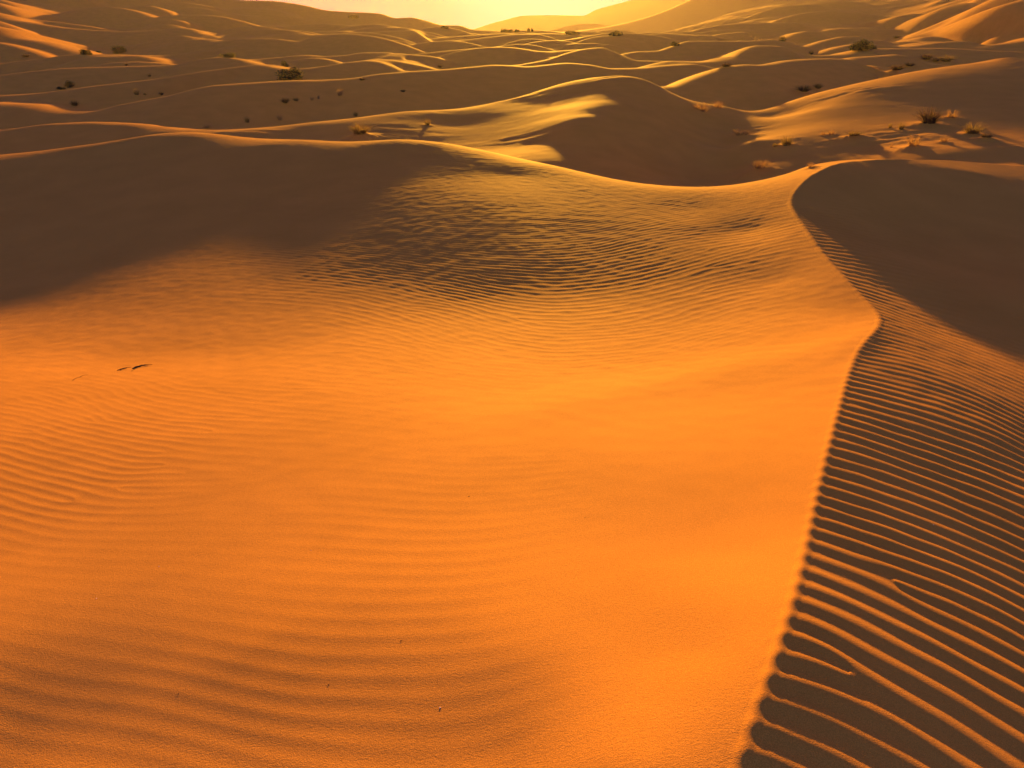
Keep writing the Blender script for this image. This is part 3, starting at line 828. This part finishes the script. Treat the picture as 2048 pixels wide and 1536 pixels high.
def blade_mesh(name, seed, n, spread, mat, wid=.016):
    """a tuft one unit wide and one unit high made of curved tapering blades"""
    q = random.Random(seed)
    vs, fs = [], []
    for _ in range(n):
        a = q.uniform(0, 2 * math.pi); rad = q.random() ** .6 * .22
        bx, by = rad * math.cos(a), rad * math.sin(a)
        lean = q.uniform(.0, 1) ** .8 * spread
        a2 = a + q.uniform(-.6, .6)
        h = q.uniform(.45, 1.0) * (1 - .45 * lean / max(spread, .01) * q.random())
        tipx = math.cos(a2) * lean * .5; tipy = math.sin(a2) * lean * .5
        side = (-math.sin(q.uniform(0, 6.28)), math.cos(q.uniform(0, 6.28)))
        ln = math.hypot(*side) + 1e-6; side = (side[0] / ln, side[1] / ln)
        base = len(vs)
        K = 4
        for k in range(K + 1):
            t = k / K
            cx = bx + tipx * t ** 1.6; cy = by + tipy * t ** 1.6
            cz = h * (t - .18 * lean * t * t) - .06
            w_ = wid * (1 - .85 * t)
            vs.append((cx - side[0] * w_ / 2, cy - side[1] * w_ / 2, cz)); vs.append((cx + side[0] * w_ / 2, cy + side[1] * w_ / 2, cz))
        for k in range(K):
            i = base + 2 * k
            fs.append((i, i + 1, i + 3, i + 2))
    return mesh_from(name, np.array(vs), np.array(fs), mat, smooth=False)


def crown_mesh(name, seed, mat, n=3600, flat=.62):
    """leafy crown one unit wide, lumpy, with gaps"""
    q = random.Random(seed)
    lumps = [(q.uniform(-.30, .30), q.uniform(-.28, .28), q.uniform(.10, .55), q.uniform(.15, .26)) for _ in range(20)]
    lumps = [(a * (1.25 - .55 * c), b, c, r) for a, b, c, r in lumps]
    vs, fs = [], []
    for _ in range(n):
        lx, ly, lz, lr = q.choice(lumps)
        d = [q.gauss(0, 1) for _ in range(3)]; m_ = math.sqrt(sum(c * c for c in d)); rr_ = lr * q.random() ** .4
        c = [lx + d[0] / m_ * rr_, ly + d[1] / m_ * rr_, max(.0, lz + d[2] / m_ * rr_)]
        u = [q.gauss(0, 1) for _ in range(3)]; v = [q.gauss(0, 1) for _ in range(3)]
        mu = math.sqrt(sum(a * a for a in u)); mv = math.sqrt(sum(a * a for a in v))
        sz = q.uniform(.018, .042)
        u = [a / mu * sz for a in u]; v = [a / mv * sz * .6 for a in v]
        b = len(vs)
        for su, sv in ((-1, 0), (0, -1), (1, 0), (0, 1)):
            vs.append(tuple(c[k] + su * u[k] + sv * v[k] for k in range(3)))
        fs.append((b, b + 1, b + 2, b + 3))
    return mesh_from(name, np.array(vs), np.array(fs), mat, smooth=False)


def stems_mesh(name, seed, mat, n=9, top=.5, spread=.32, r0=.018):
    q = random.Random(seed); vs, fs = [], []
    for _ in range(n):
        a = q.uniform(0, 6.28); e = (math.cos(a) * spread * q.random(), math.sin(a) * spread * q.random(), top * q.uniform(.7, 1.1))
        K = 5; b = len(vs)
        for k in range(K + 1):
            t = k / K; r = r0 * (1 - .75 * t)
            cx = e[0] * t ** 1.3 + .02 * math.sin(5 * t + a); cy = e[1] * t ** 1.3; cz = e[2] * t - .05
            for j in range(5):
                vs.append((cx + r * math.cos(j * 1.2566), cy + r * math.sin(j * 1.2566), cz))
        for k in range(K):
            for j in range(5):
                i0 = b + k * 5 + j; i1 = b + k * 5 + (j + 1) % 5
                fs.append((i0, i1, i1 + 5, i0 + 5))
    return mesh_from(name, np.array(vs), np.array(fs), mat)


def put(name, parts, loc, scale, rot, label, cat, group):
    root = bpy.data.objects.new(name, None)
    COL.objects.link(root)
    root.location = loc; root.rotation_euler = (0, 0, rot); root.scale = scale
    root.empty_display_size = .1
    root["label"] = label; root["category"] = cat; root["group"] = group
    for pn, me_ in parts:
        o_ = bpy.data.objects.new(pn, me_); COL.objects.link(o_); o_.parent = root
    return root


TG = {k: [(blade_mesh("blades", 10 * j + s_, n_, sp_, mt, wd_), blade_mesh("stalks", 10 * j + s_ + 5, 16, sp_ * .6, M_GOLD, .010)) for s_ in range(3)]
      for j, (k, mt, n_, sp_, wd_) in enumerate((("gold", M_GOLD, 110, 1.1, .020), ("olive", M_OLIVE, 230, 1.2, .024), ("dark", M_DARK, 300, 1.3, .03)))}
rq = random.Random(3)
tz2 = terrain(tx, ty)
for (u, v, wpx, hpx, mh, gold, lab), x_, y_, z_ in zip(TUFTS, tx, ty, tz2):
    k = "gold" if gold > .65 else ("olive" if gold > .3 else "dark")
    bl, st = TG[k][rq.randrange(3)]
    sc = math.hypot(x_, y_) / FPX * .98
    put("grass_tuft", [("blades", bl), ("stalks", st)], (x_, y_, z_ - .02), (wpx * sc * 1.05, wpx * sc * 1.05, hpx * sc * 1.25), rq.uniform(0, 6.28), lab, "grass tuft", "dry tufts scattered over the dunes")
cr_m = [crown_mesh("crown", 40 + k, M_LEAF) for k in range(3)]
cr_y = crown_mesh("crown", 50, M_YLEAF)
tr_m = stems_mesh("trunk", 60, M_WOOD)
bx_, by_, bz_ = hit([b[0] for b in BUSHES], [b[1] for b in BUSHES], 20)
for (u, v, wpx, hpx, yl, lab), x_, y_, z_ in zip(BUSHES, bx_, by_, bz_):
    sc = math.hypot(x_, y_) / FPX * .98
    put("bush", [("crown", cr_y if yl > .4 else cr_m[rq.randrange(3)]), ("trunk", tr_m)], (x_, y_, float(terrain([x_], [y_])[0]) - .05), (wpx * sc, wpx * sc, hpx * sc * 1.25), rq.uniform(0, 6.28), lab, "bush", "green bushes among the far dunes")
hx_, hy_, hz_ = hit([b[0] for b in TREES], [b[1] for b in TREES], 60)
tr_t = stems_mesh("trunk", 61, M_WOOD, 3, .6, .2, .04)
for (u, v, wpx, hpx, lab), x_, y_, z_ in zip(TREES, hx_, hy_, hz_):
    if y_ > 400:
        x_, y_, z_ = [float(c) for c in P(u, v, 214)]
    sc = math.hypot(x_, y_) / FPX * .98
    put("tree", [("crown", cr_m[rq.randrange(3)]), ("trunk", tr_t)], (x_, y_, float(terrain([x_], [y_])[0]) - .1), (wpx * sc, wpx * sc, hpx * sc * 1.3), rq.uniform(0, 6.28), lab, "tree", "hazy trees on the horizon")

# ------------------------------------------------------------------ the half-buried sticks and the specks on the near sand
sx_, sy_, sz_ = hit([270, 283, 258, 232, 152], [735, 733, 737, 741, 757], 3, 12)


def stick_mesh(name, seed, segs):
    q = random.Random(seed); vs, fs = [], []
    for (x0, y0, z0, x1, y1, z1, r) in segs:
        K = 6; b = len(vs)
        for k in range(K + 1):
            t = k / K; rr_ = .6 * r * (1 - .6 * t)
            c = (x0 + (x1 - x0) * t + q.uniform(-1, 1) * r * .7, y0 + (y1 - y0) * t + q.uniform(-1, 1) * r * .7, z0 + (z1 - z0) * t + .006 * math.sin(math.pi * t))
            for j in range(6):
                vs.append((c[0] + rr_ * .3 * math.cos(j * 1.047), c[1] + rr_ * math.cos(j * 1.047), c[2] + rr_ * math.sin(j * 1.047)))
        for k in range(K):
            for j in range(6):
                i0 = b + k * 6 + j; i1 = b + k * 6 + (j + 1) % 6
                fs.append((i0, i1, i1 + 6, i0 + 6))
    return mesh_from(name, np.array(vs), np.array(fs), M_WOOD)


cx_, cy_ = float(sx_[0]), float(sy_[0])


def seg(u0, v0, u1, v1, r, l0=.001, l1=.004):
    a_, b_, c_ = hit([u0, u1], [v0, v1], 3, 12)
    return (a_[0] - cx_, b_[0] - cy_, c_[0] + l0 - float(sz_[0]), a_[1] - cx_, b_[1] - cy_, c_[1] + l1 - float(sz_[0]), r)


ob = bpy.data.objects.new("dead_stick", stick_mesh("dead_stick", 4, [seg(268, 737, 284, 733, .016), seg(270, 736, 289, 730, .007), seg(284, 731, 305, 730, .006), seg(276, 733, 296, 732, .006), seg(271, 738, 264, 743, .005)]))
COL.objects.link(ob); ob.location = (cx_, cy_, float(sz_[0]))
ob["label"] = "dark forked stick half buried in the sunlit sand at left"; ob["category"] = "stick"
ob = bpy.data.objects.new("dead_twig", stick_mesh("dead_twig", 5, [seg(234, 741, 263, 735, .006), seg(240, 741, 255, 737, .007)]))
COL.objects.link(ob); ob.location = (cx_, cy_, float(sz_[0]))
ob["label"] = "thin dark twig lying left of the forked stick"; ob["category"] = "twig"
ob = bpy.data.objects.new("dead_twig", stick_mesh("dead_twig", 6, [seg(145, 761, 162, 755, .004), seg(160, 754, 175, 751, .003)]))
COL.objects.link(ob); ob.location = (cx_, cy_, float(sz_[0]))
ob["label"] = "faint thin twig farther left than the forked stick"; ob["category"] = "twig"


def pebble_mesh(name, seed, mat):
    q = random.Random(seed); vs, fs = [], []
    nu, nv = 8, 5
    for i in range(nv + 1):
        for j in range(nu):
            th = math.pi * i / nv; ph = 2 * math.pi * j / nu; r = 1 + q.uniform(-.22, .22) * (0 < i < nv)
            vs.append((r * math.sin(th) * math.cos(ph), .6 * r * math.sin(th) * math.sin(ph), .5 * r * math.cos(th)))
    for i in range(nv):
        for j in range(nu):
            fs.append((i * nu + j, i * nu + (j + 1) % nu, (i + 1) * nu + (j + 1) % nu, (i + 1) * nu + j))
    return mesh_from(name, np.array(vs), np.array(fs), mat)


M_PALE = leaf_material("pale_chip", (.75, .66, .52), 0, (.5, .5, .5))
pd = pebble_mesh("grit", 1, M_WOOD); pp = pebble_mesh("grit", 2, M_PALE)
GRIT = [(938, 993, 1, .0035, "dark speck in the middle of the sunlit slope"), (802, 1282, 1, .0028, "dark speck on the curved ripples at bottom centre"),
        (657, 1370, 1, .0024, "dark speck lowest on the curved ripples, lower left of the centre"), (1170, 1035, 1, .002, "dark speck nearest the smooth right part of the slope"),
        (357, 1388, 1, .0024, "dark speck at the lower left of the sand"), (622, 1101, 0, .0018, "pale speck left of the centre ripples"),
        (318, 1133, 0, .0022, "pale speck left on the smooth sand"), (193, 1197, 0, .0026, "pale speck near the left edge"),
        (880, 1416, 0, .0028, "pale chip near the bottom centre"), (1867, 1050, 0, .0035, "pale curled chip on the shaded ripples at right")]
gx, gy, gz = hit([g_[0] for g_ in GRIT], [g_[1] for g_ in GRIT], .9, 12, 2500)
for (u, v, dk, sz, lab), x_, y_, z_ in zip(GRIT, gx, gy, gz):
    o_ = bpy.data.objects.new("grit", pd if dk else pp); COL.objects.link(o_)
    o_.location = (x_, y_, z_ + sz * .3); o_.scale = (sz, sz, sz); o_.rotation_euler = (0, 0, u)
    o_["label"] = lab; o_["category"] = "speck"; o_["group"] = "specks of grit on the near sand"
